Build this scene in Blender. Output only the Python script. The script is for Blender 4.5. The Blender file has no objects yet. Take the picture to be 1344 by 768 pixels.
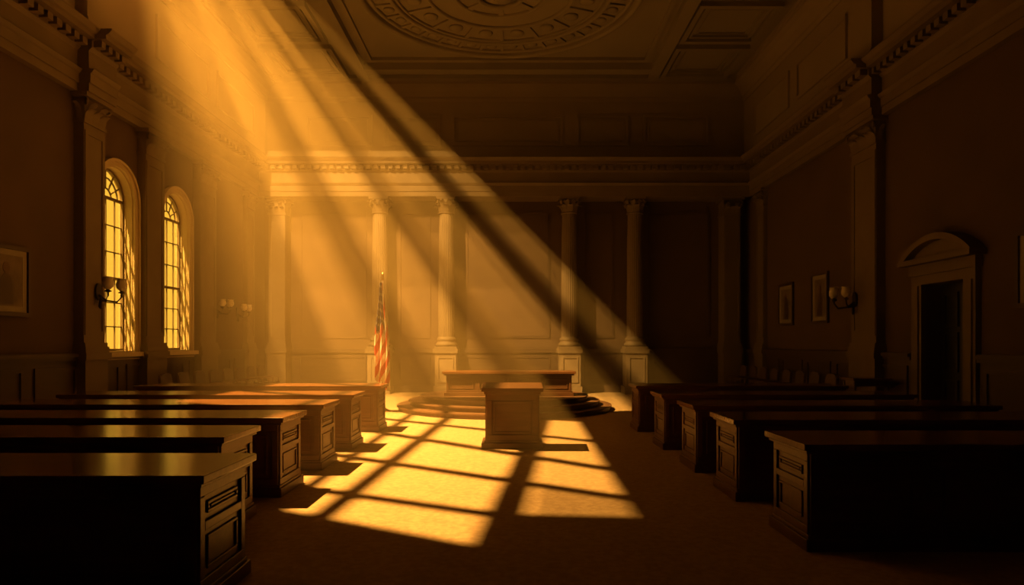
import bpy, math, random
from mathutils import Vector, Matrix
random.seed(4)
F=880.0
XL,XR,YB,YF,ZC=-8.5,8.0,23.06,-2.5,10.6

# ------------------------------------------------------------------ materials
def nt(name):
    m=bpy.data.materials.new(name); m.use_nodes=True
    return m,m.node_tree.nodes,m.node_tree.links,m.node_tree.nodes['Principled BSDF']
def mat(name,c1,c2=None,rough=0.6,scale=3.0,bump=0.0,bscale=60,stretch=(1,1,1),metal=0.0,spec=0.5):
    m,n,l,b=nt(name)
    c2=c2 or c1
    tc=n.new('ShaderNodeTexCoord'); mp=n.new('ShaderNodeMapping'); mp.inputs['Scale'].default_value=stretch
    l.new(tc.outputs['Object'],mp.inputs['Vector'])
    no=n.new('ShaderNodeTexNoise'); no.inputs['Scale'].default_value=scale; no.inputs['Detail'].default_value=6
    l.new(mp.outputs[0],no.inputs['Vector'])
    cr=n.new('ShaderNodeValToRGB'); cr.color_ramp.elements[0].position=.35; cr.color_ramp.elements[1].position=.65
    cr.color_ramp.elements[0].color=(*c1,1); cr.color_ramp.elements[1].color=(*c2,1)
    l.new(no.outputs['Fac'],cr.inputs['Fac']); l.new(cr.outputs['Color'],b.inputs['Base Color'])
    b.inputs['Roughness'].default_value=rough; b.inputs['Metallic'].default_value=metal
    b.inputs['Specular IOR Level'].default_value=spec
    if bump>0:
        n2=n.new('ShaderNodeTexNoise'); n2.inputs['Scale'].default_value=bscale; n2.inputs['Detail'].default_value=4
        l.new(mp.outputs[0],n2.inputs['Vector'])
        bp=n.new('ShaderNodeBump'); bp.inputs['Strength'].default_value=bump; bp.inputs['Distance'].default_value=.02
        l.new(n2.outputs['Fac'],bp.inputs['Height']); l.new(bp.outputs[0],b.inputs['Normal'])
    return m
M_WALL=mat('wall_paint',(.088,.05,.028),(.11,.062,.034),.85,1.2,.1,30)
M_ATTIC=mat('attic_plaster',(.29,.22,.14),(.33,.25,.16),.85,.8)
M_TRIM=mat('trim_plaster',(.16,.11,.062),(.20,.14,.08),.65,2)
M_REVEAL=mat('window_paint',(.55,.42,.25),(.6,.46,.28),.5,2)
M_CEIL=mat('ceiling_plaster',(.24,.20,.135),(.28,.23,.15),.85,.8)
M_WAIN=mat('wainscot_wood',(.06,.034,.019),(.085,.047,.026),.5,2,0,60,(1,1,6))
M_WOOD=mat('desk_wood',(.09,.035,.015),(.15,.06,.024),.38,2.5,.05,40,(1,7,7))
M_WTOP=mat('desk_top_wood',(.12,.048,.018),(.18,.075,.028),.18,2.5,0,40,(1,9,9))
M_OAK=mat('light_oak',(.085,.036,.014),(.125,.054,.02),.4,3,0,40,(1,6,6))
M_CARPET=mat('carpet',(.34,.225,.12),(.45,.31,.165),.95,18,.35,120,spec=.1)
M_STEP=mat('dais_wood',(.11,.052,.023),(.15,.07,.032),.5,3,0,40,(1,6,6))
M_BRASS=mat('brass',(.45,.28,.1),(.5,.32,.12),.3,5,metal=1.0)
M_IRON=mat('dark_bronze',(.05,.035,.025),(.07,.05,.03),.4,5,metal=.8)
M_SHADE=mat('frosted_glass_shade',(.6,.5,.38),(.65,.55,.42),.3,5)
M_CANVAS=mat('canvas',(.10,.07,.045),(.24,.17,.11),.6,4)
M_MOUNT=mat('picture_mount',(.34,.28,.2),None,.7)
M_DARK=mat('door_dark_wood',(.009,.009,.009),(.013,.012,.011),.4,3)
M_RED=mat('flag_red',(.5,.035,.03),None,.8); M_WHITE=mat('flag_white',(.75,.68,.58),None,.8); M_BLUE=mat('flag_blue',(.03,.045,.16),None,.8)
M_LEATHER=mat('chair_leather',(.065,.033,.018),(.09,.045,.025),.5,8)
def glass():
    m,n,l,b=nt('window_glass'); out=n['Material Output']
    t=n.new('ShaderNodeBsdfTransparent'); t.inputs[0].default_value=(.97,.95,.9,1)
    g=n.new('ShaderNodeBsdfGlossy'); g.inputs['Roughness'].default_value=.05
    mx=n.new('ShaderNodeMixShader'); mx.inputs[0].default_value=.05
    l.new(t.outputs[0],mx.inputs[1]); l.new(g.outputs[0],mx.inputs[2]); l.new(mx.outputs[0],out.inputs['Surface'])
    return m
M_GLASS=glass()
TG={}
def tinted(t):  # grey filter panes, added to dim parts of the beams
    t=round(t,2)
    if t not in TG:
        m,n,l,b=nt('gobo_filter_%d'%int(t*100)); tr=n.new('ShaderNodeBsdfTransparent'); tr.inputs[0].default_value=(t,t,t,1)
        l.new(tr.outputs[0],n['Material Output'].inputs['Surface']); TG[t]=m
    return TG[t]

# ------------------------------------------------------------------ mesh builder
class MB:
    def __init__(s,name): s.name=name; s.v=[]; s.f=[]; s.m=[]; s.sm=[]; s.mats=[]
    def mi(s,m):
        if m not in s.mats: s.mats.append(m)
        return s.mats.index(m)
    def add(s,vs,fs,m,smooth=False):
        o=len(s.v); s.v+= [tuple(p) for p in vs]; i=s.mi(m)
        for f in fs: s.f.append(tuple(a+o for a in f)); s.m.append(i); s.sm.append(smooth)
    def box(s,x0,x1,y0,y1,z0,z1,m):
        x0,x1=min(x0,x1),max(x0,x1); y0,y1=min(y0,y1),max(y0,y1); z0,z1=min(z0,z1),max(z0,z1)
        vs=[(x0,y0,z0),(x1,y0,z0),(x1,y1,z0),(x0,y1,z0),(x0,y0,z1),(x1,y0,z1),(x1,y1,z1),(x0,y1,z1)]
        s.add(vs,[(0,3,2,1),(4,5,6,7),(0,1,5,4),(1,2,6,5),(2,3,7,6),(3,0,4,7)],m)
    def lathe(s,prof,cx,cy,m,seg=24,smooth=True,flute=0.0,cz=0,axis='z'):
        vs=[];fs=[];n=len(prof)
        for (r,z) in prof:
            for i in range(seg):
                a=2*math.pi*i/seg; rr=r*(1-flute if (flute and i%2) else 1)
                vs.append((cx+rr*math.cos(a),cy+rr*math.sin(a),z+cz))
        for j in range(n-1):
            for i in range(seg):
                k=(i+1)%seg; fs.append((j*seg+i,j*seg+k,(j+1)*seg+k,(j+1)*seg+i))
        fs.append(tuple(range(seg))[::-1]); fs.append(tuple((n-1)*seg+i for i in range(seg)))
        s.add(vs,fs,m,smooth)
    def tube(s,pts,r,m,seg=8):
        pts=[Vector(p) for p in pts]; vs=[];fs=[]
        for j,p in enumerate(pts):
            d=(pts[min(j+1,len(pts)-1)]-pts[max(j-1,0)]).normalized()
            a=Vector((0,0,1)) if abs(d.z)<.9 else Vector((1,0,0))
            u=d.cross(a).normalized(); w=d.cross(u)
            rr=r[j] if isinstance(r,(list,tuple)) else r
            for i in range(seg):
                t=2*math.pi*i/seg; vs.append(p+u*math.cos(t)*rr+w*math.sin(t)*rr)
        for j in range(len(pts)-1):
            for i in range(seg):
                k=(i+1)%seg; fs.append((j*seg+i,j*seg+k,(j+1)*seg+k,(j+1)*seg+i))
        fs.append(tuple(range(seg))); fs.append(tuple((len(pts)-1)*seg+i for i in range(seg))[::-1])
        s.add(vs,fs,m,True)
    def prism(s,poly,fn,t0,t1,m):
        n=len(poly)
        vs=[fn(a,b,t0) for a,b in poly]+[fn(a,b,t1) for a,b in poly]
        fs=[tuple(range(n)),tuple(range(n,2*n))[::-1]]+[(i,(i+1)%n,n+(i+1)%n,n+i) for i in range(n)]
        s.add(vs,fs,m)
    def plate(s,loops,th,fn,m):
        vs,fs=fill(loops,th); s.add([fn(*p) for p in vs],fs,m)
    def frame(s,u0,u1,v0,v1,wd,th,fn,m,w0=0):
        for (a,b,c,d) in ((u0,u1,v0,v0+wd),(u0,u1,v1-wd,v1),(u0,u0+wd,v0+wd,v1-wd),(u1-wd,u1,v0+wd,v1-wd)):
            s.prism([(a,c),(b,c),(b,d),(a,d)],fn,w0,w0+th,m)
    def done(s,bevel=0,parent=None,origin=None,recalc=True):
        xs=[p[0] for p in s.v]; ys=[p[1] for p in s.v]; zs=[p[2] for p in s.v]
        o=origin or ((min(xs)+max(xs))/2,(min(ys)+max(ys))/2,min(zs))
        me=bpy.data.meshes.new(s.name)
        me.from_pydata([(p[0]-o[0],p[1]-o[1],p[2]-o[2]) for p in s.v],[],s.f)
        for m in s.mats: me.materials.append(m)
        for p,i,sm in zip(me.polygons,s.m,s.sm): p.material_index=i; p.use_smooth=sm
        import bmesh
        bm=bmesh.new(); bm.from_mesh(me); bmesh.ops.recalc_face_normals(bm,faces=bm.faces); bm.to_mesh(me); bm.free()
        ob=bpy.data.objects.new(s.name,me); bpy.context.collection.objects.link(ob); ob.location=o
        if bevel:
            b=ob.modifiers.new('bevel','BEVEL'); b.width=bevel; b.segments=2; b.limit_method='ANGLE'
        return ob
def fill(loops,th):
    cu=bpy.data.curves.new('tmp','CURVE'); cu.dimensions='2D'; cu.fill_mode='BOTH'; cu.extrude=th/2
    for L in loops:
        sp=cu.splines.new('POLY'); sp.points.add(len(L)-1)
        for i,p in enumerate(L): sp.points[i].co=(p[0],p[1],0,1)
        sp.use_cyclic_u=True
    ob=bpy.data.objects.new('tmp',cu); bpy.context.collection.objects.link(ob)
    dg=bpy.context.evaluated_depsgraph_get(); me=ob.evaluated_get(dg).to_mesh()
    vs=[(v.co.x,v.co.y,v.co.z+th/2) for v in me.vertices]; fs=[tuple(p.vertices) for p in me.polygons]
    ob.evaluated_get(dg).to_mesh_clear(); bpy.data.objects.remove(ob); bpy.data.curves.remove(cu)
    return vs,fs
def rect(a,b,c,d): return [(a,c),(b,c),(b,d),(a,d)]
fL=lambda u,v,w:(XL+w,u,v)      # left wall: u=y v=z w = into room
fR=lambda u,v,w:(XR-w,u,v)
fB=lambda u,v,w:(u,YB-w,v)
fC=lambda u,v,w:(u,v,ZC-w)

# ------------------------------------------------------------------ room shell
WT=.3
b=MB('floor'); b.box(XL-.6,XR+.6,YF-.3,YB+.3,-.2,0,M_CARPET); b.done()
WIN=[(13.72,15.02),(16.26,17.56)]
def arch(y0,y1,z0,ztop,off=0,n=24):
    c=(y0+y1)/2; r=(y1-y0)/2+off; zs=ztop-(y1-y0)/2
    return [(c-r,z0-off),(c+r,z0-off)]+[(c+r*math.cos(math.pi*i/n),zs+r*math.sin(math.pi*i/n)) for i in range(n+1)]
WZ0,WZ1=1.5,5.47
b=MB('wall_left')
b.plate([rect(YF,YB,0,ZC)]+[arch(a,c,WZ0,WZ1) for a,c in WIN],WT,lambda u,v,w:(XL-w,u,v),M_WALL)
b.done()
b=MB('wall_right'); DY0,DY1,DZ=11.75,12.95,2.82
b.plate([[(YF,0),(DY0,0),(DY0,DZ),(DY1,DZ),(DY1,0),(YB,0),(YB,ZC),(YF,ZC)]],.5,lambda u,v,w:(XR+w,u,v),M_WALL); b.done()
b=MB('wall_back'); b.box(XL-.5,XR+.5,YB,YB+.3,0,ZC,M_WALL); b.done()
b=MB('wall_front'); b.box(XL-.5,XR+.5,YF-.3,YF,0,ZC,M_WALL); b.done()

AZ=7.75
b=MB('trim_attic')
b.box(XL,XL+.04,YF,YB,AZ,ZC,M_ATTIC); b.box(XR-.04,XR,YF,YB,AZ,ZC,M_ATTIC); b.box(XL,XR,YB-.06,YB,AZ,ZC,M_ATTIC)
for u0,u1 in ((-7.1,-4.8),(-4.45,-2.45),(-2.05,1.75),(2.2,4.0),(4.5,6.75)):
    b.frame(u0,u1,8.45,9.5,.09,.06,fB,M_ATTIC,.06); b.frame(u0+.16,u1-.16,8.61,9.34,.04,.03,fB,M_ATTIC,.06)
for fn in (fL,fR):
    for y0 in (1,4,7,10,15.9,19.2):
        b.frame(y0,y0+2.8,8.45,9.5,.09,.06,fn,M_ATTIC,.04)
crown=[(0,9.95),(.08,9.95),(.12,10.05),(.12,10.12),(.22,10.25),(.36,10.36),(.5,10.42),(.5,10.5),(.56,10.5),(.56,ZC),(0,ZC)]
for fn,t0,t1 in ((lambda a,c,t:(XL+a,t,c),YF,YB),(lambda a,c,t:(XR-a,t,c),YF,YB),(lambda a,c,t:(t,YB-a,c),XL,XR)):
    b.prism(crown,fn,t0,t1,M_ATTIC)
b.done()

EZ=6.55
prof=[(0,EZ),(.14,EZ),(.14,EZ+.16),(.17,EZ+.16),(.17,EZ+.34),(.2,EZ+.36),(.24,EZ+.42),(.14,EZ+.44),(.14,EZ+.78),(.2,EZ+.84),(.2,EZ+.98),(.27,EZ+1.0),
      (.47,EZ+1.0),(.47,EZ+1.08),(.52,EZ+1.1),(.58,EZ+1.17),(.58,EZ+1.2),(0,EZ+1.2)]
def entab(b,fn,t0,t1,base,d0,d1):
    b.prism([(0,EZ)]+[(a+base,c) for a,c in prof[1:-1]]+[(0,EZ+1.2)],fn,t0,t1,M_TRIM)
    n=int((d1-d0)/.24); st=(d1-d0)/n
    for i in range(n):
        t=d0+i*st
        b.prism([(base+.2,EZ+.86),(base+.36,EZ+.86),(base+.36,EZ+.985),(base+.2,EZ+.985)],fn,t+.05,t+st-.05,M_TRIM)
b=MB('trim_cornice')
BACKB=.75
entab(b,lambda a,c,t:(XL+a,t,c),YF,YB,0.0,YF,YB-1)
entab(b,lambda a,c,t:(XR-a,t,c),YF,YB,0.0,YF,YB-1)
entab(b,lambda a,c,t:(t,YB-a,c),XL,XR,BACKB,XL+.3,XR-.3)
PIL_L=[(13.0,13.66),(15.2,16.0),(17.85,18.8)]
PIL_R=[(14.36,15.4)]
def ress(fn,y0,y1): 
    b.prism([(0,EZ)]+[(a+.22,c) for a,c in prof[1:-1]]+[(0,EZ+1.2)],fn,y0,y1,M_TRIM)
    n=4; st=(y1-y0)/n
    for i in range(n): b.prism([(.42,EZ+.86),(.58,EZ+.86),(.58,EZ+.985),(.42,EZ+.985)],fn,y0+i*st+.05,y0+(i+1)*st-.05,M_TRIM)
ress(lambda a,c,t:(XL+a,t,c),12.9,13.8); ress(lambda a,c,t:(XR-a,t,c),14.25,15.5)
b.done()
for nm,x0,x1,y0,y1 in (('trim_attic_pilaster',XL,XL+.28,12.98,13.7),('trim_attic_pilaster',XR-.28,XR,14.4,15.36)):
    b=MB(nm); b.box(x0,x1,y0,y1,AZ,ZC-.02,M_ATTIC)
    b.box(x0 if x0<0 else x0-.06,x1+.06 if x0<0 else x1,y0-.06,y1+.06,AZ,AZ+.25,M_ATTIC); b.done()

b=MB('trim_wainscot')
for fn,segs in ((fL,[(YF,YB)]),(fR,[(YF,DY0-.36),(DY1+.36,YB)])):
    for a,c in segs:
        b.prism(rect(a,c,0,1.36),fn,0,.05,M_WAIN); b.prism(rect(a,c,0,.25),fn,.05,.09,M_WAIN)
        b.prism(rect(a,c,1.36,1.5),fn,0,.11,M_WAIN); b.prism(rect(a,c,1.42,1.48),fn,.11,.15,M_WAIN)
        n=max(1,int((c-a)/1.4)); st=(c-a)/n
        for i in range(n): b.frame(a+i*st+.14,a+(i+1)*st-.14,.38,1.24,.06,.03,fn,M_WAIN,.05)
b.prism(rect(XL,XR,0,1.36),fB,0,.05,M_WAIN); b.prism(rect(XL,XR,0,.25),fB,.05,.09,M_WAIN); b.prism(rect(XL,XR,1.36,1.5),fB,0,.12,M_WAIN)
for u0,u1 in ((-7.3,-5.0),(-3.9,-2.8),(-1.6,-.2),(-.1,1.3),(2.5,3.5),(4.7,6.8)):
    b.frame(u0,u1,.38,1.24,.06,.03,fB,M_WAIN,.05)
b.done()
b=MB('trim_wall_panel')
for u0,u1 in ((-7.3,-5.0),(-3.9,-2.8),(-1.6,1.3),(2.5,3.5),(4.7,6.8)):
    b.frame(u0,u1,1.85,6.2,.08,.03,fB,M_WALL,0)
b.done()

# ------------------------------------------------------------------ capitals / columns / pilasters
def leaf(b,px,py,nx,ny,z,h,w,m):
    tx,ty=-ny,nx; vs=[];fs=[]
    pr=[(0,0,1),(.02,.4,1.1),(.03,.7,1),(.08,.92,.85),(.15,1.0,.6),(.19,.88,.25)]
    for o,zz,ww in pr:
        for k in (-1,0,1):
            q=o+(.02 if k==0 else 0)
            vs.append((px+nx*q+tx*k*w*ww/2,py+ny*q+ty*k*w*ww/2,z+zz*h))
    for j in range(len(pr)-1):
        for k in (0,1): fs.append((j*3+k,j*3+k+1,j*3+k+4,j*3+k+3))
    b.add(vs,fs,m,True)
def volute(b,cx,cy,nx,ny,z,r,m):
    pts=[]
    for i in range(16):
        a=i/15*2.6*math.pi; rr=r*(1-.75*i/15)
        pts.append((cx+nx*(-rr*math.cos(a)),cy+ny*(-rr*math.cos(a)),z+rr*math.sin(a)))
    b.tube(pts,[.03-.001*i for i in range(16)],m,6)
def capital_round(b,cx,cy,z0,z1,r,m):
    h=z1-z0
    b.lathe([(r+.03,z0),(r+.05,z0+.03),(r,z0+.06),(r*.95,z0+.1),(r*1.0,z0+h*.6),(r*1.3,z1-.09)],cx,cy,m)
    for i in range(8):
        a=i*math.pi/4; leaf(b,cx+r*math.cos(a),cy+r*math.sin(a),math.cos(a),math.sin(a),z0+.06,h*.42,.2,m)
        a+=math.pi/8; leaf(b,cx+r*math.cos(a),cy+r*math.sin(a),math.cos(a),math.sin(a),z0+.06,h*.7,.2,m)
    for i in range(4):
        a=math.pi/4+i*math.pi/2; c,s_=math.cos(a),math.sin(a)
        volute(b,cx+(r*1.35)*c,cy+(r*1.35)*s_,c,s_,z1-.17,.09,m)
    e=r*1.35; b.box(cx-e,cx+e,cy-e,cy+e,z1-.08,z1,m)
def column(cx,cy):
    b=MB('corinthian_column'); r=.27
    b.box(cx-.4,cx+.4,cy-.4,cy+.4,0,.25,M_TRIM); b.box(cx-.35,cx+.35,cy-.35,cy+.35,.25,1.36,M_TRIM); b.box(cx-.41,cx+.41,cy-.41,cy+.41,1.36,1.5,M_TRIM)
    b.frame(cx-.27,cx+.27,.38,1.24,.05,.03,lambda u,v,w:(u,cy-.35-w,v),M_TRIM)
    b.box(cx-.37,cx+.37,cy-.37,cy+.37,1.5,1.58,M_TRIM)
    b.lathe([(.34,1.58),(.37,1.62),(.37,1.66),(.33,1.7),(.3,1.73),(.3,1.76),(.33,1.79),(.33,1.83),(.29,1.87),(r,1.9)],cx,cy,M_TRIM)
    b.lathe([(r,1.9),(r,3.4),(r*.95,4.8),(r*.87,6.02)],cx,cy,M_TRIM,48,False,.05)
    capital_round(b,cx,cy,6.0,EZ,r*.87,M_TRIM); b.done()
for x in (-4.43,-2.2,1.92,4.12): column(x,22.5)
def pilaster(fn,n,u0,u1,dp,base=0,name='pilaster'):
    b=MB(name); B=lambda a,c,z0,z1,w,m=M_TRIM: b.prism(rect(a,c,z0,z1),fn,base,base+w,m)
    B(u0-.06,u1+.06,0,.25,dp+.08); B(u0-.03,u1+.03,.25,1.36,dp+.05); B(u0-.08,u1+.08,1.36,1.5,dp+.1)
    B(u0-.05,u1+.05,1.5,1.62,dp+.07); B(u0-.03,u1+.03,1.62,1.7,dp+.045); B(u0,u1,1.7,6.0,dp)
    w=u1-u0; wd=w*.12
    b.frame(u0+.02,u1-.02,1.85,5.85,wd,.02,fn,M_TRIM,base+dp)
    B(u0-.03,u1+.03,5.98,6.05,dp+.03); B(u0,u1,6.05,6.47,dp+.01); B(u0-.1,u1+.1,6.47,EZ,dp+.12)
    for rows,(hh,nn) in enumerate(((.2,3),(.33,2))):
        for i in range(nn):
            uu=u0+(i+.5)*(w/nn); p=fn(uu,0,base+dp+.01); leaf(b,p[0],p[1],n[0],n[1],6.05,hh,w/3.2,M_TRIM)
    for uu,sg in ((u0,-1),(u1,1)):
        t=fn(uu+sg,0,0); t0=fn(uu,0,0)
        leaf(b,fn(uu,0,dp*.5+base)[0],fn(uu,0,dp*.5+base)[1],t[0]-t0[0],t[1]-t0[1],6.05,.3,.12,M_TRIM)
        p=fn(uu,0,base+dp+.05); dx,dy=n[0]+(t[0]-t0[0]),n[1]+(t[1]-t0[1]); L=math.hypot(dx,dy)
        volute(b,p[0],p[1],dx/L,dy/L,6.38,.085,M_TRIM)
    b.done()
for a,c in PIL_L: pilaster(fL,(1,0),a,c,.2)
for a,c in PIL_R: pilaster(fR,(-1,0),a,c,.2)
pilaster(fR,(-1,0),21.0,21.6,.12)
pilaster(fL,(1,0),21.2,21.8,.12)
pilaster(fB,(0,-1),-8.15,-7.6,.6); pilaster(fB,(0,-1),7.1,7.65,.6)

# ------------------------------------------------------------------ windows
for i,(a,c) in enumerate(WIN):
    b=MB('window_%d'%(i+1)); cy=(a+c)/2; R=(c-a)/2; zs=WZ1-R
    b.plate([arch(a,c,WZ0,WZ1,.16),arch(a,c,WZ0,WZ1,0.0)],.06,fL,M_REVEAL)
    b.plate([arch(a,c,WZ0,WZ1,.16),arch(a,c,WZ0,WZ1,.1)],.1,fL,M_REVEAL)
    b.prism(rect(a-.22,c+.22,WZ0-.1,WZ0),fL,-.0,.2,M_REVEAL)
    b.plate([arch(a,c,WZ0,WZ1,0),arch(a,c,WZ0,WZ1,-.02)],WT,lambda u,v,w:(XL-w,u,v),M_REVEAL)
    fx=XL-.24; fr=lambda u,v,w:(fx+w,u,v)
    b.plate([arch(a,c,WZ0,WZ1,-.02),arch(a,c,WZ0,WZ1,-.07)],.06,fr,M_TRIM)
    def bar(u0,v0,u1,v1,wd=.022,th=.03):
        dx,dy=u1-u0,v1-v0; L=math.hypot(dx,dy); nx,ny=-dy/L*wd/2,dx/L*wd/2
        b.prism([(u0+nx,v0+ny),(u1+nx,v1+ny),(u1-nx,v1-ny),(u0-nx,v0-ny)],fr,.01,.01+th,M_TRIM)
    bar(a+.05,zs,c-.05,zs,.06,.05); bar(a+.05,3.1,c-.05,3.1,.06,.05)
    for k in (1,2,3): u=a+(c-a)*k/4; bar(u,WZ0+.05,u,zs,.02 if k!=2 else .03)
    for z in (2.05,2.57,3.67,4.24): bar(a+.05,z,c-.05,z)
    for k in range(1,6):
        t=math.pi*k/6; bar(cy+.2*math.cos(t),zs+.2*math.sin(t),cy+(R-.06)*math.cos(t),zs+(R-.06)*math.sin(t))
    for rr in (.2,.43):
        for k in range(12):
            t0,t1=math.pi*k/12,math.pi*(k+1)/12
            bar(cy+rr*math.cos(t0),zs+rr*math.sin(t0),cy+rr*math.cos(t1),zs+rr*math.sin(t1))
    g=arch(a,c,WZ0,WZ1,-.03); b.add([(fx+.005,u,v) for u,v in g],[tuple(range(len(g)))],M_GLASS)
    b.done()
    li=bpy.data.lights.new('window_portal','AREA'); li.shape='RECTANGLE'; li.size=WZ1-WZ0; li.size_y=c-a
    li.cycles.is_portal=True
    ob=bpy.data.objects.new('window_portal',li); ob.location=(XL-WT-.01,cy,(WZ0+WZ1)/2); ob.rotation_euler=(0,-math.pi/2,0); bpy.context.collection.objects.link(ob)

# ------------------------------------------------------------------ ceiling, with an added out-of-view hole and gobo for the beams
S=Vector((-7.64,13.0,12.04))
fr_=(S.z-ZC)/S.z
def Q(x,y): return (S.x+fr_*(x-S.x),S.y+fr_*(y-S.y))
HX0,HX1,HY0,HY1=-8.4,-5.5,11.6,17.2
b=MB('ceiling')
b.plate([rect(XL-.5,XR+.5,YF-.3,YB+.3),rect(HX0,HX1,HY0,HY1)],.2,lambda u,v,w:(u,v,ZC+w),M_CEIL); b.done()
openings=[]; filters=[]
cols=[(lambda y:-6.9,lambda y:-4.75),(lambda y:-4.5,lambda y:-2.5),(lambda y:-2.36,lambda y:-1.9+(y-6.5)*.047-.09),
      (lambda y:-1.9+(y-6.5)*.047+.09,lambda y:-.21+(y-5.7)*.09-.14),(lambda y:-.21+(y-5.7)*.09+.14,lambda y:1.2+(y-7)*.03)]
rows=[(lambda x:5.45-.6*x,lambda x:6.42-.54*x),(lambda x:6.66-.54*x+(max(0,x)*.45),lambda x:8.07-.72*x),(lambda x:8.38-.72*x,lambda x:10.08-.97*x),
      (lambda x:10.42-.97*x,lambda x:12.52-.8*x),(lambda x:12.78-.8*x,lambda x:15.1-.46*x)]
def inter(cf,rf):
    y=10.
    for _ in range(30): y=rf(cf(y))
    return (cf(y),y)
for ci,(c0,c1) in enumerate(cols):
    for ri,(r0,r1) in enumerate(rows):
        if ci<=1 and ri==0: continue
        if ci==0 and ri<3: continue
        if ci==4 and ri==0: continue
        openings.append([inter(c0,r0),inter(c1,r0),inter(c1,r1),inter(c0,r1)])
        if ci==4: filters.append((openings[-1],.35 if ri==1 else .75))
        if ci==0: filters.append((openings[-1],.55))
def rad(k,y): return (1.27+k*(y+2.1),y)
Y0,Y1=16.6,45
openings.append([rad(.193,17.6),rad(.193,Y1),rad(-.28,Y1),rad(-.38,34),rad(-.38,18.6),rad(-.2,Y0),rad(.06,Y0)])
strips=[(.193,.17,.25),(.17,.13,.5),(.13,.12,.25),(.12,.112,.1),(.112,.088,.03),(.088,.078,.3),(.078,.055,.75),(.055,.0,.95),(.0,-.01,.7),(-.01,-.02,.45),(-.02,-.055,.25),(-.055,-.065,.5),(-.065,-.075,.8),(-.075,-.135,1.),
        (-.135,-.145,.75),(-.145,-.158,.45),(-.158,-.195,.2),(-.195,-.207,.4),(-.207,-.22,.65),(-.22,-.275,.85),(-.275,-.285,.6),(-.285,-.3,.35),(-.3,-.33,.25),(-.33,-.36,.3),(-.36,-.385,.15)]
for k0,k1,t in strips:  # filter strength per strip draws the bright and dark beams
    for y0,y1,f in ((16,21,1.),(21,23,.8),(23,27,.55),(27,31,.36),(31,36,.2),(36,46,.1)):
        filters.append(([rad(k0,y0),rad(k1,y0),rad(k1,y1),rad(k0,y1)],t*f))
b=MB('light_gobo')  # unseen plate with cut openings, added to shape beams and floor patches
b.plate([rect(HX0-.05,HX1+.05,HY0-.05,HY1+.05)]+[[Q(*p) for p in pn] for pn in openings],.02,lambda u,v,w:(u,v,ZC+w),M_IRON)
for pn,t in filters:
    b.add([(*Q(*p),ZC+.03) for p in pn],[(0,1,2,3)],tinted(t))
x0,x1,y0,y1=HX0-.1,HX1+.1,HY0-.1,HY1+.1; zt=12.6  # closed box added around the lamp, keeps sky light out
b.box(x0,x0+.05,y0,y1,ZC+.2,zt,M_IRON); b.box(x1-.05,x1,y0,y1,ZC+.2,zt,M_IRON); b.box(x0,x1,y0,y0+.05,ZC+.2,zt,M_IRON); b.box(x0,x1,y1-.05,y1,ZC+.2,zt,M_IRON); b.box(x0,x1,y0,y1,zt,zt+.05,M_IRON)
b.done()

b=MB('trim_ceiling_coffers')
def cf(x0,x1,y0,y1):
    b.frame(x0,x1,y0,y1,.14,.14,fC,M_CEIL); b.frame(x0+.22,x1-.22,y0+.22,y1-.22,.07,.08,fC,M_CEIL); b.frame(x0+.4,x1-.4,y0+.4,y1-.4,.04,.04,fC,M_CEIL)
for xa,xb in ((-7.6,-5.4),(4.9,7.1)):
    for ya in (17.45,20.0): 
        cf(xa,xb,ya,ya+2.2)
for ya in (-1,1.8,4.6,7.4,10.2,13.0): cf(4.9,7.1,ya,ya+2.4)
for ya in (-1,1.8,4.6,7.4): cf(-7.6,-5.4,ya,ya+2.4)
for x in (-5.05,4.45): b.box(x,x+.35,YF,22.0,ZC-.22,ZC,M_CEIL)
for y in (21.3,11.6): b.box(-5.05,4.8,y,y+.35,ZC-.219,ZC,M_CEIL)
b.frame(-4.5,4.25,12.3,21.0,.12,.1,fC,M_CEIL)
b.box(XL+.56,XR-.56,22.25,22.5,ZC-.12,ZC,M_CEIL)
b.done()
b=MB('ceiling_medallion'); cx,cy=-.3,17.0
def ring(r,w,h,seg=72):
    vs=[];fs=[]
    pr=[(r-w/2,0),(r-w/2,h*.6),(r-w*.25,h),(r+w*.25,h),(r+w/2,h*.6),(r+w/2,0)]
    for i in range(seg):
        a=2*math.pi*i/seg
        for q,z in pr: vs.append((cx+q*math.cos(a),cy+q*math.sin(a),ZC-z))
    for i in range(seg):
        k=(i+1)%seg
        for j in range(5): fs.append((i*6+j,i*6+j+1,k*6+j+1,k*6+j))
    b.add(vs,fs,M_CEIL,True)
for r,w,h in ((3.6,.16,.16),(3.4,.1,.08),(2.85,.12,.1),(2.7,.06,.07),(1.9,.1,.08),(1.2,.1,.08),(.6,.12,.14)): ring(r,w,h)
for i in range(32):
    a=2*math.pi*i/32; c,s_=math.cos(a),math.sin(a)
    def rb(r0,r1,w,h): 
        b.prism([(r0,-w),(r1,-w*1.5),(r1,w*1.5),(r0,w)],lambda u,v,t:(cx+u*c-v*s_,cy+u*s_+v*c,ZC-t),0,h,M_CEIL)
    rb(2.9,3.35,.03,.05)
    if i%2==0: rb(1.95,2.66,.04,.05)
    if i%4==0: rb(.65,1.15,.05,.05)
    a2=a+math.pi/32; px,py=cx+3.12*math.cos(a2),cy+3.12*math.sin(a2)
    b.lathe([(.15,ZC),(.15,ZC-.03),(.09,ZC-.05),(.05,ZC-.06)],px,py,M_CEIL,10)
for i in range(16):
    a=2*math.pi*(i+.5)/16; b.lathe([(.2,ZC),(.2,ZC-.03),(.12,ZC-.06)],cx+2.3*math.cos(a),cy+2.3*math.sin(a),M_CEIL,12)
b.lathe([(.5,ZC),(.45,ZC-.1),(.2,ZC-.2),(.08,ZC-.26)],cx,cy,M_CEIL,20)
b.done()

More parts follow.
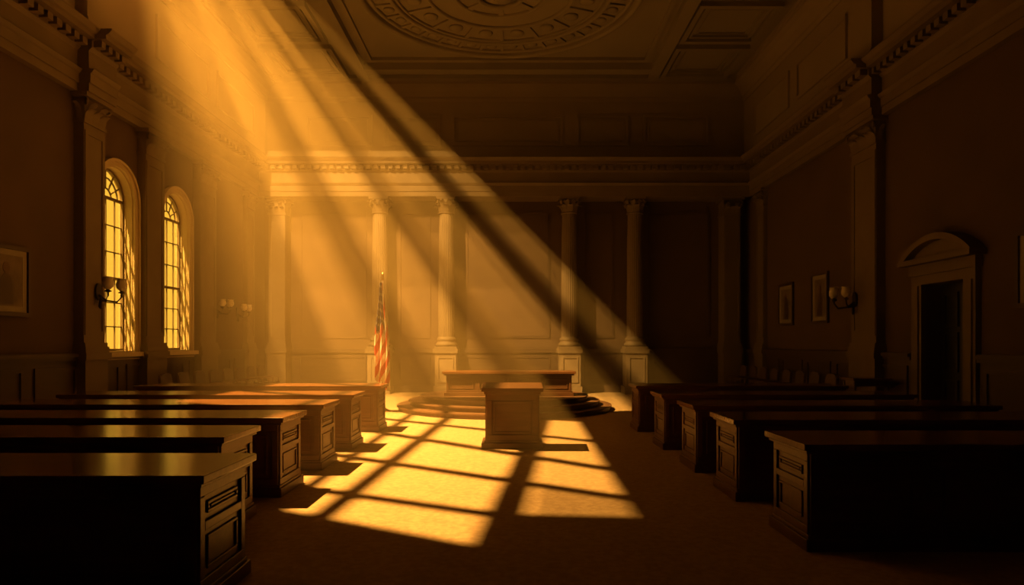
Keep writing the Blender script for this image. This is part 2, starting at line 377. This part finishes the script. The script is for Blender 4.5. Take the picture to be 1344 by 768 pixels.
# ------------------------------------------------------------------ door
b=MB('door_1')
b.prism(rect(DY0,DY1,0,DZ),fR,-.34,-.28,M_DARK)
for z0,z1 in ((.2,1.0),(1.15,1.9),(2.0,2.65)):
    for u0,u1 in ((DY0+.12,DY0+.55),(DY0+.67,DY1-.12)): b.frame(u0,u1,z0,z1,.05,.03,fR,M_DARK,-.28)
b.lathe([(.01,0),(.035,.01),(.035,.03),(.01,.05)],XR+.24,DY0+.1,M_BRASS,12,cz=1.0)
for u0,u1 in ((DY0-.32,DY0),(DY1,DY1+.32)):
    b.prism(rect(u0,u1,0,3.0),fR,0,.1,M_TRIM); b.prism(rect(u0+.07,u1-.07,.3,2.8),fR,.1,.13,M_TRIM)
b.prism(rect(DY0,DY1,DZ,3.0),fR,0,.1,M_TRIM)
b.prism(rect(DY0-.36,DY1+.36,3.0,3.2),fR,0,.13,M_TRIM); b.prism(rect(DY0-.46,DY1+.46,3.2,3.3),fR,0,.3,M_TRIM)
cyy=(DY0+DY1)/2; hw=(DY1-DY0)/2+.46; rise=.42; R=(hw*hw+rise*rise)/(2*rise); zc=3.3+rise-R; th=math.asin(hw/R)
seg=[(cyy+R*math.sin(-th+2*th*i/20),zc+R*math.cos(-th+2*th*i/20)) for i in range(21)]
b.prism(seg,fR,0,.12,M_TRIM)
R2=R-.12
inn=[(cyy+R2*math.sin(-th+2*th*i/20),max(3.3,zc+R2*math.cos(-th+2*th*i/20))) for i in range(21)]
for i in range(20): b.prism([seg[i],seg[i+1],inn[i+1],inn[i]],fR,0,.28,M_TRIM)
b.done()

# ------------------------------------------------------------------ pictures
def picture(fn,u0,u1,z0,z1):
    b=MB('framed_picture'); b.prism(rect(u0,u1,z0,z1),fn,0,.02,M_CANVAS)
    b.frame(u0,u1,z0,z1,.07,.06,fn,M_WAIN,0); b.frame(u0+.07,u1-.07,z0+.07,z1-.07,.1,.025,fn,M_MOUNT,0)
    c=(u0+u1)/2; h=z1-z0
    b.prism([(c-.16,z0+.2),(c+.16,z0+.2),(c+.13,z0+h*.5),(c+.05,z0+h*.6),(c-.05,z0+h*.6),(c-.13,z0+h*.5)],fn,.02,.024,M_WAIN)
    b.prism([(c+.08*math.cos(t*math.pi/6),z0+h*.68+.1*math.sin(t*math.pi/6)) for t in range(12)],fn,.02,.026,M_OAK)
    b.done()
picture(fL,10.7,11.78,2.15,3.35)
picture(fR,19.0,20.05,2.2,3.42); picture(fR,16.9,17.85,2.2,3.52); picture(fR,9.6,10.6,2.25,3.45)

# ------------------------------------------------------------------ sconces
def sconce(fn,u,z,base=0,sc=1.0,arms=3):
    b=MB('wall_sconce')
    P=lambda du,dz,w: fn(u+du*sc,z+dz*sc,base+w*sc)
    b.prism([(u+.08*sc*math.cos(t*math.pi/8),z+.15*sc*math.sin(t*math.pi/8)) for t in range(16)],fn,base,base+.03,M_IRON)
    offs={2:(-.2,.2),3:(-.25,0,.25)}[arms]
    for k,o in enumerate(offs):
        w=.3+(.12 if (arms==3 and k==1) else 0)
        b.tube([P(0,-.05,.02),P(o*.3,-.15,w*.4),P(o*.8,-.17,w*.8),P(o,-.08,w),P(o,0,w)],.016*sc,M_IRON)
        p=P(o,0,w)
        b.lathe([(.015,-.03),(.06,-.01),(.07,.0),(.03,.02),(.03,.05)],p[0],p[1],M_IRON,14,cz=p[2])
        b.lathe([(.035*sc,.03),(.085*sc,.08*sc),(.095*sc,.14*sc),(.075*sc,.2*sc),(.085*sc,.235*sc)],p[0],p[1],M_SHADE,16,cz=p[2])
    b.lathe([(.01,-.3*sc),(.035*sc,-.26*sc),(.03*sc,-.2*sc),(.015*sc,-.12*sc)],*P(0,0,.05)[:2],M_IRON,12,cz=z)
    b.done()
sconce(fL,13.4,2.72,.22,1.15,2); sconce(fL,19.25,2.7,0,1,3); sconce(fL,20.7,2.65,0,1,2); sconce(fR,15.2,2.68,.22,1.15,3)

# ------------------------------------------------------------------ desks
def desk(xa,xe,yb,side,dp=.86,h=.88):
    b=MB('courtroom_desk'); x0,x1=min(xa,xe),max(xa,xe); y1=yb; y0=yb-dp
    b.box(x0,x1,y0,y1,h-.055,h,M_WTOP); b.box(x0+.03,x1-.03,y0+.03,y1-.03,h-.085,h-.055,M_WOOD)
    B=.075; b.box(x0+B,x1-B,y0+B,y1-B,.12,h-.085,M_WOOD); b.box(x0+.03,x1-.03,y0+.03,y1-.03,0,.1,M_WOOD); b.box(x0+.05,x1-.05,y0+.05,y1-.05,.1,.13,M_WOOD)
    for xx,sg in ((x0+B,-1),(x1-B,1)):
        fn=lambda u,v,w:(xx+sg*w,u,v)
        b.frame(y0+B,y1-B,.13,h-.085,.07,.02,fn,M_WOOD)
        b.prism(rect(y0+B+.07,y1-B-.07,.5,.56),fn,0,.02,M_WOOD)
        b.frame(y0+B+.12,y1-B-.12,.6,h-.2,.025,.015,fn,M_WOOD); b.frame(y0+B+.12,y1-B-.12,.24,.46,.025,.015,fn,M_WOOD)
        b.prism(rect(y0+B+.17,y1-B-.17,.63,h-.23),fn,0,.012,M_WOOD)
    for yy,sg in ((y0+B,-1),(y1-B,1)):
        fn=lambda u,v,w:(u,yy+sg*w,v)
        n=4; st=(x1-x0-2*B)/n
        b.frame(x0+B,x1-B,.13,h-.085,.07,.02,fn,M_WOOD)
        for i in range(n):
            b.frame(x0+B+i*st+.12,x0+B+(i+1)*st-.12,.24,h-.2,.025,.014,fn,M_WOOD)
    b.done(bevel=.008)
desk(-7.2,-1.9,4.99,-1)
for y in (6.68,8.18,9.75,11.44,13.6): desk(-7.2,-2.5,y,-1)
for y in (6.27,8.0,9.6,11.44,13.6): desk(6.4,2.36,y,1)

# ------------------------------------------------------------------ lectern
b=MB('lectern'); x0,x1,y0,y1=-.49,.5,10.72,11.4
b.prism([(y0-.02,.915),(y1+.02,.965),(y1+.02,1.025),(y0-.02,.975)],lambda a,c,t:(t,a,c),x0-.0,x1+.0,M_OAK)
b.prism([(y0+.03,.87),(y1-.03,.87),(y1-.03,.965),(y0+.03,.92)],lambda a,c,t:(t,a,c),x0+.04,x1-.04,M_OAK)
b.box(x0+.08,x1-.08,y0+.07,y1-.07,.1,.88,M_OAK); b.box(x0,x1,y0,y1,0,.09,M_OAK); b.box(x0+.04,x1-.04,y0+.04,y1-.04,.09,.13,M_OAK)
fn=lambda u,v,w:(u,y0+.07-w,v)
b.frame(x0+.08,x1-.08,.13,.87,.09,.03,fn,M_OAK); b.frame(x0+.19,x1-.19,.24,.76,.03,.02,fn,M_OAK)
for xx,sg in ((x0+.08,-1),(x1-.08,1)):
    fn=lambda u,v,w:(xx+sg*w,u,v)
    b.frame(y0+.07,y1-.07,.13,.87,.08,.02,fn,M_OAK)
b.done(bevel=.006)

# ------------------------------------------------------------------ dais + judges bench
b=MB('dais_platform'); cx,cy=-.2,17.5
for r,z0,z1 in ((2.75,0,.12),(2.45,.12,.24),(2.15,.24,.36)):
    b.lathe([(r-.02,z0),(r-.02,z1-.03),(r+.02,z1-.03),(r+.02,z1)],cx,cy,M_STEP,96,False)
b.done()
b=MB('judge_bench'); x0,x1,y0,y1=-1.75,1.6,16.75,17.7; zb,zt=.36,.98
b.box(x0,x1,y0,y1,zt-.06,zt,M_WTOP); b.box(x0+.04,x1-.04,y0+.04,y1-.04,zt-.1,zt-.06,M_OAK); b.box(x0+.1,x1-.1,y0+.1,y1-.1,zb,zt-.1,M_OAK); b.box(x0+.05,x1-.05,y0+.05,y1-.05,zb,zb+.09,M_OAK)
fn=lambda u,v,w:(u,y0+.1-w,v)
for i in range(4):
    st=(x1-x0-.2)/4; b.frame(x0+.1+i*st,x0+.1+(i+1)*st,zb+.09,zt-.1,.06,.02,fn,M_OAK)
    b.frame(x0+.1+i*st+.1,x0+.1+(i+1)*st-.1,zb+.18,zt-.19,.02,.012,fn,M_OAK)
b.done(bevel=.006)

# ------------------------------------------------------------------ flag
b=MB('american_flag'); fx,fy=-3.2,16.6
b.lathe([(.17,0),(.17,.03),(.1,.07),(.035,.12),(.03,.2)],fx,fy,M_BRASS,24)
b.lathe([(.018,.05),(.018,3.25)],fx,fy,M_WAIN,12)
b.lathe([(.015,3.24),(.04,3.27),(.02,3.31),(.035,3.36),(.004,3.47)],fx,fy,M_BRASS,12)
NU,NV=64,80; vs=[];
for j in range(NV+1):
    v=j/NV; z=3.18-2.35*v
    wd=.05+.2*min(1,v*1.5)**.9-.06*max(0,v-.8)
    for i in range(NU+1):
        u=i/NU
        x=fx-.03+(u-.4)*wd*1.5+ .012*math.sin(9*v+u*4)
        y=fy-.05-.075*math.sin(u*math.pi*5+v*1.5)*(.4+v*.6)-.03
        zz=z-(u)*.3*min(1,v*2)-.06*math.sin(u*math.pi*3)*v
        vs.append((x,y,zz))
o=len(b.v); b.v+=vs
iR,iW,iB=b.mi(M_RED),b.mi(M_WHITE),b.mi(M_BLUE)
for j in range(NV):
    for i in range(NU):
        u,v=(i+.5)/NU,(j+.5)/NV
        a=o+j*(NU+1)+i; b.f.append((a,a+1,a+NU+2,a+NU+1)); b.sm.append(True)
        if v<.44+.06*math.sin(u*9) and u<.8:
            star=(i%8 in(3,4)) and (j%6 in (2,3)) ; b.m.append(iW if star else iB)
        else:
            s_=u*5+v*9; b.m.append(iR if int(s_)%2==0 else iW)
b.done()

# ------------------------------------------------------------------ chairs along side walls
def chair_mesh():
    b=MB('jury_chair')
    for x in (-.24,.24):
        b.tube([(x,-.22,0),(x,-.22,.43)],[.018,.026],M_WOOD); b.tube([(x,.24,0),(x,.22,.45),(x*.98,.27,.98)],[.018,.026,.02],M_WOOD)
        b.tube([(x,-.2,.43),(x,-.2,.62),(x,-.12,.66),(x,.22,.66)],.02,M_WOOD)
        b.tube([(x,-.22,.18),(x,.23,.18)],.012,M_WOOD)
    b.box(-.27,.27,-.26,.25,.4,.44,M_WOOD); b.box(-.24,.24,-.24,.2,.44,.5,M_LEATHER)
    b.prism([(-.25,.55),(.25,.55),(.25,.92),(.15,.99),(0,1.01),(-.15,.99),(-.25,.92)],lambda a,c,t:(a,t+.0+(c-.5)*.1,c),.19,.25,M_LEATHER)
    ob=b.done(bevel=.008,origin=(0,0,0)); return ob
ch=chair_mesh(); first=True
for X,sg in ((-7.55,1),(6.95,-1)):
    for i in range(8):
        y=15.1+i*.82
        if first: o=ch; first=False
        else: o=ch.copy(); bpy.context.collection.objects.link(o)
        o.location=(X,y,0); o.rotation_euler=(0,0,math.radians(90*sg))
b=MB('side_table'); b.box(7.0,7.8,13.75,14.3,.92,.97,M_WTOP)
for x in (7.06,7.74):
    for y in (13.81,14.24): b.tube([(x,y,0),(x,y,.9)],[.02,.032],M_WOOD)
b.box(7.06,7.74,13.81,14.24,.8,.92,M_WOOD); b.done(bevel=.005)

# ------------------------------------------------------------------ air haze: a thin layer through the room, denser in the lower part
for e,z1,dens in ((.02,ZC-.02,.0065),(.03,8.0,.0135)):
    b=MB('dusty_air'); b.box(XL+e,XR-e,YF+e,YB-e,.005+e/4,z1,M_WALL); ob=b.done()
    m=bpy.data.materials.new('haze'); m.use_nodes=True; n=m.node_tree.nodes; n.clear()
    o=n.new('ShaderNodeOutputMaterial'); v=n.new('ShaderNodeVolumeScatter'); v.inputs['Color'].default_value=(1,.70,.29,1); v.inputs['Density'].default_value=dens; v.inputs['Anisotropy'].default_value=0
    m.node_tree.links.new(v.outputs[0],o.inputs['Volume']); ob.data.materials.clear(); ob.data.materials.append(m)

# ------------------------------------------------------------------ light
li=bpy.data.lights.new('gobo_point_lamp','POINT'); li.energy=72000; li.color=(1,.465,.085); li.shadow_soft_size=.014  # added point lamp, boxed in above the gobo, stands in for sunlight
ob=bpy.data.objects.new('gobo_point_lamp',li); ob.location=S; bpy.context.collection.objects.link(ob)
li=bpy.data.lights.new('reveal_fill_sun','SUN'); li.energy=16; li.color=(1,.5,.08); li.angle=math.radians(1)  # second sun from another side, added to brighten the far window reveals
ob=bpy.data.objects.new('reveal_fill_sun',li); ob.location=(-14,8,14); ob.rotation_euler=Vector((.17,.62,-.766)).to_track_quat('-Z','Y').to_euler(); bpy.context.collection.objects.link(ob)
w=bpy.data.worlds.new('World'); bpy.context.scene.world=w; w.use_nodes=True
w.node_tree.nodes['Background'].inputs[0].default_value=(1,.46,.035,1); w.node_tree.nodes['Background'].inputs[1].default_value=1.6

# ------------------------------------------------------------------ camera
c=bpy.data.cameras.new('camera'); c.sensor_width=36; c.lens=36*F/1344; c.shift_y=66/1344; c.clip_start=.05
ob=bpy.data.objects.new('camera',c); ob.location=(0,0,1.7); ob.rotation_euler=(math.pi/2,0,0); bpy.context.collection.objects.link(ob)
bpy.context.scene.camera=ob
bpy.context.scene.view_settings.view_transform='Standard'
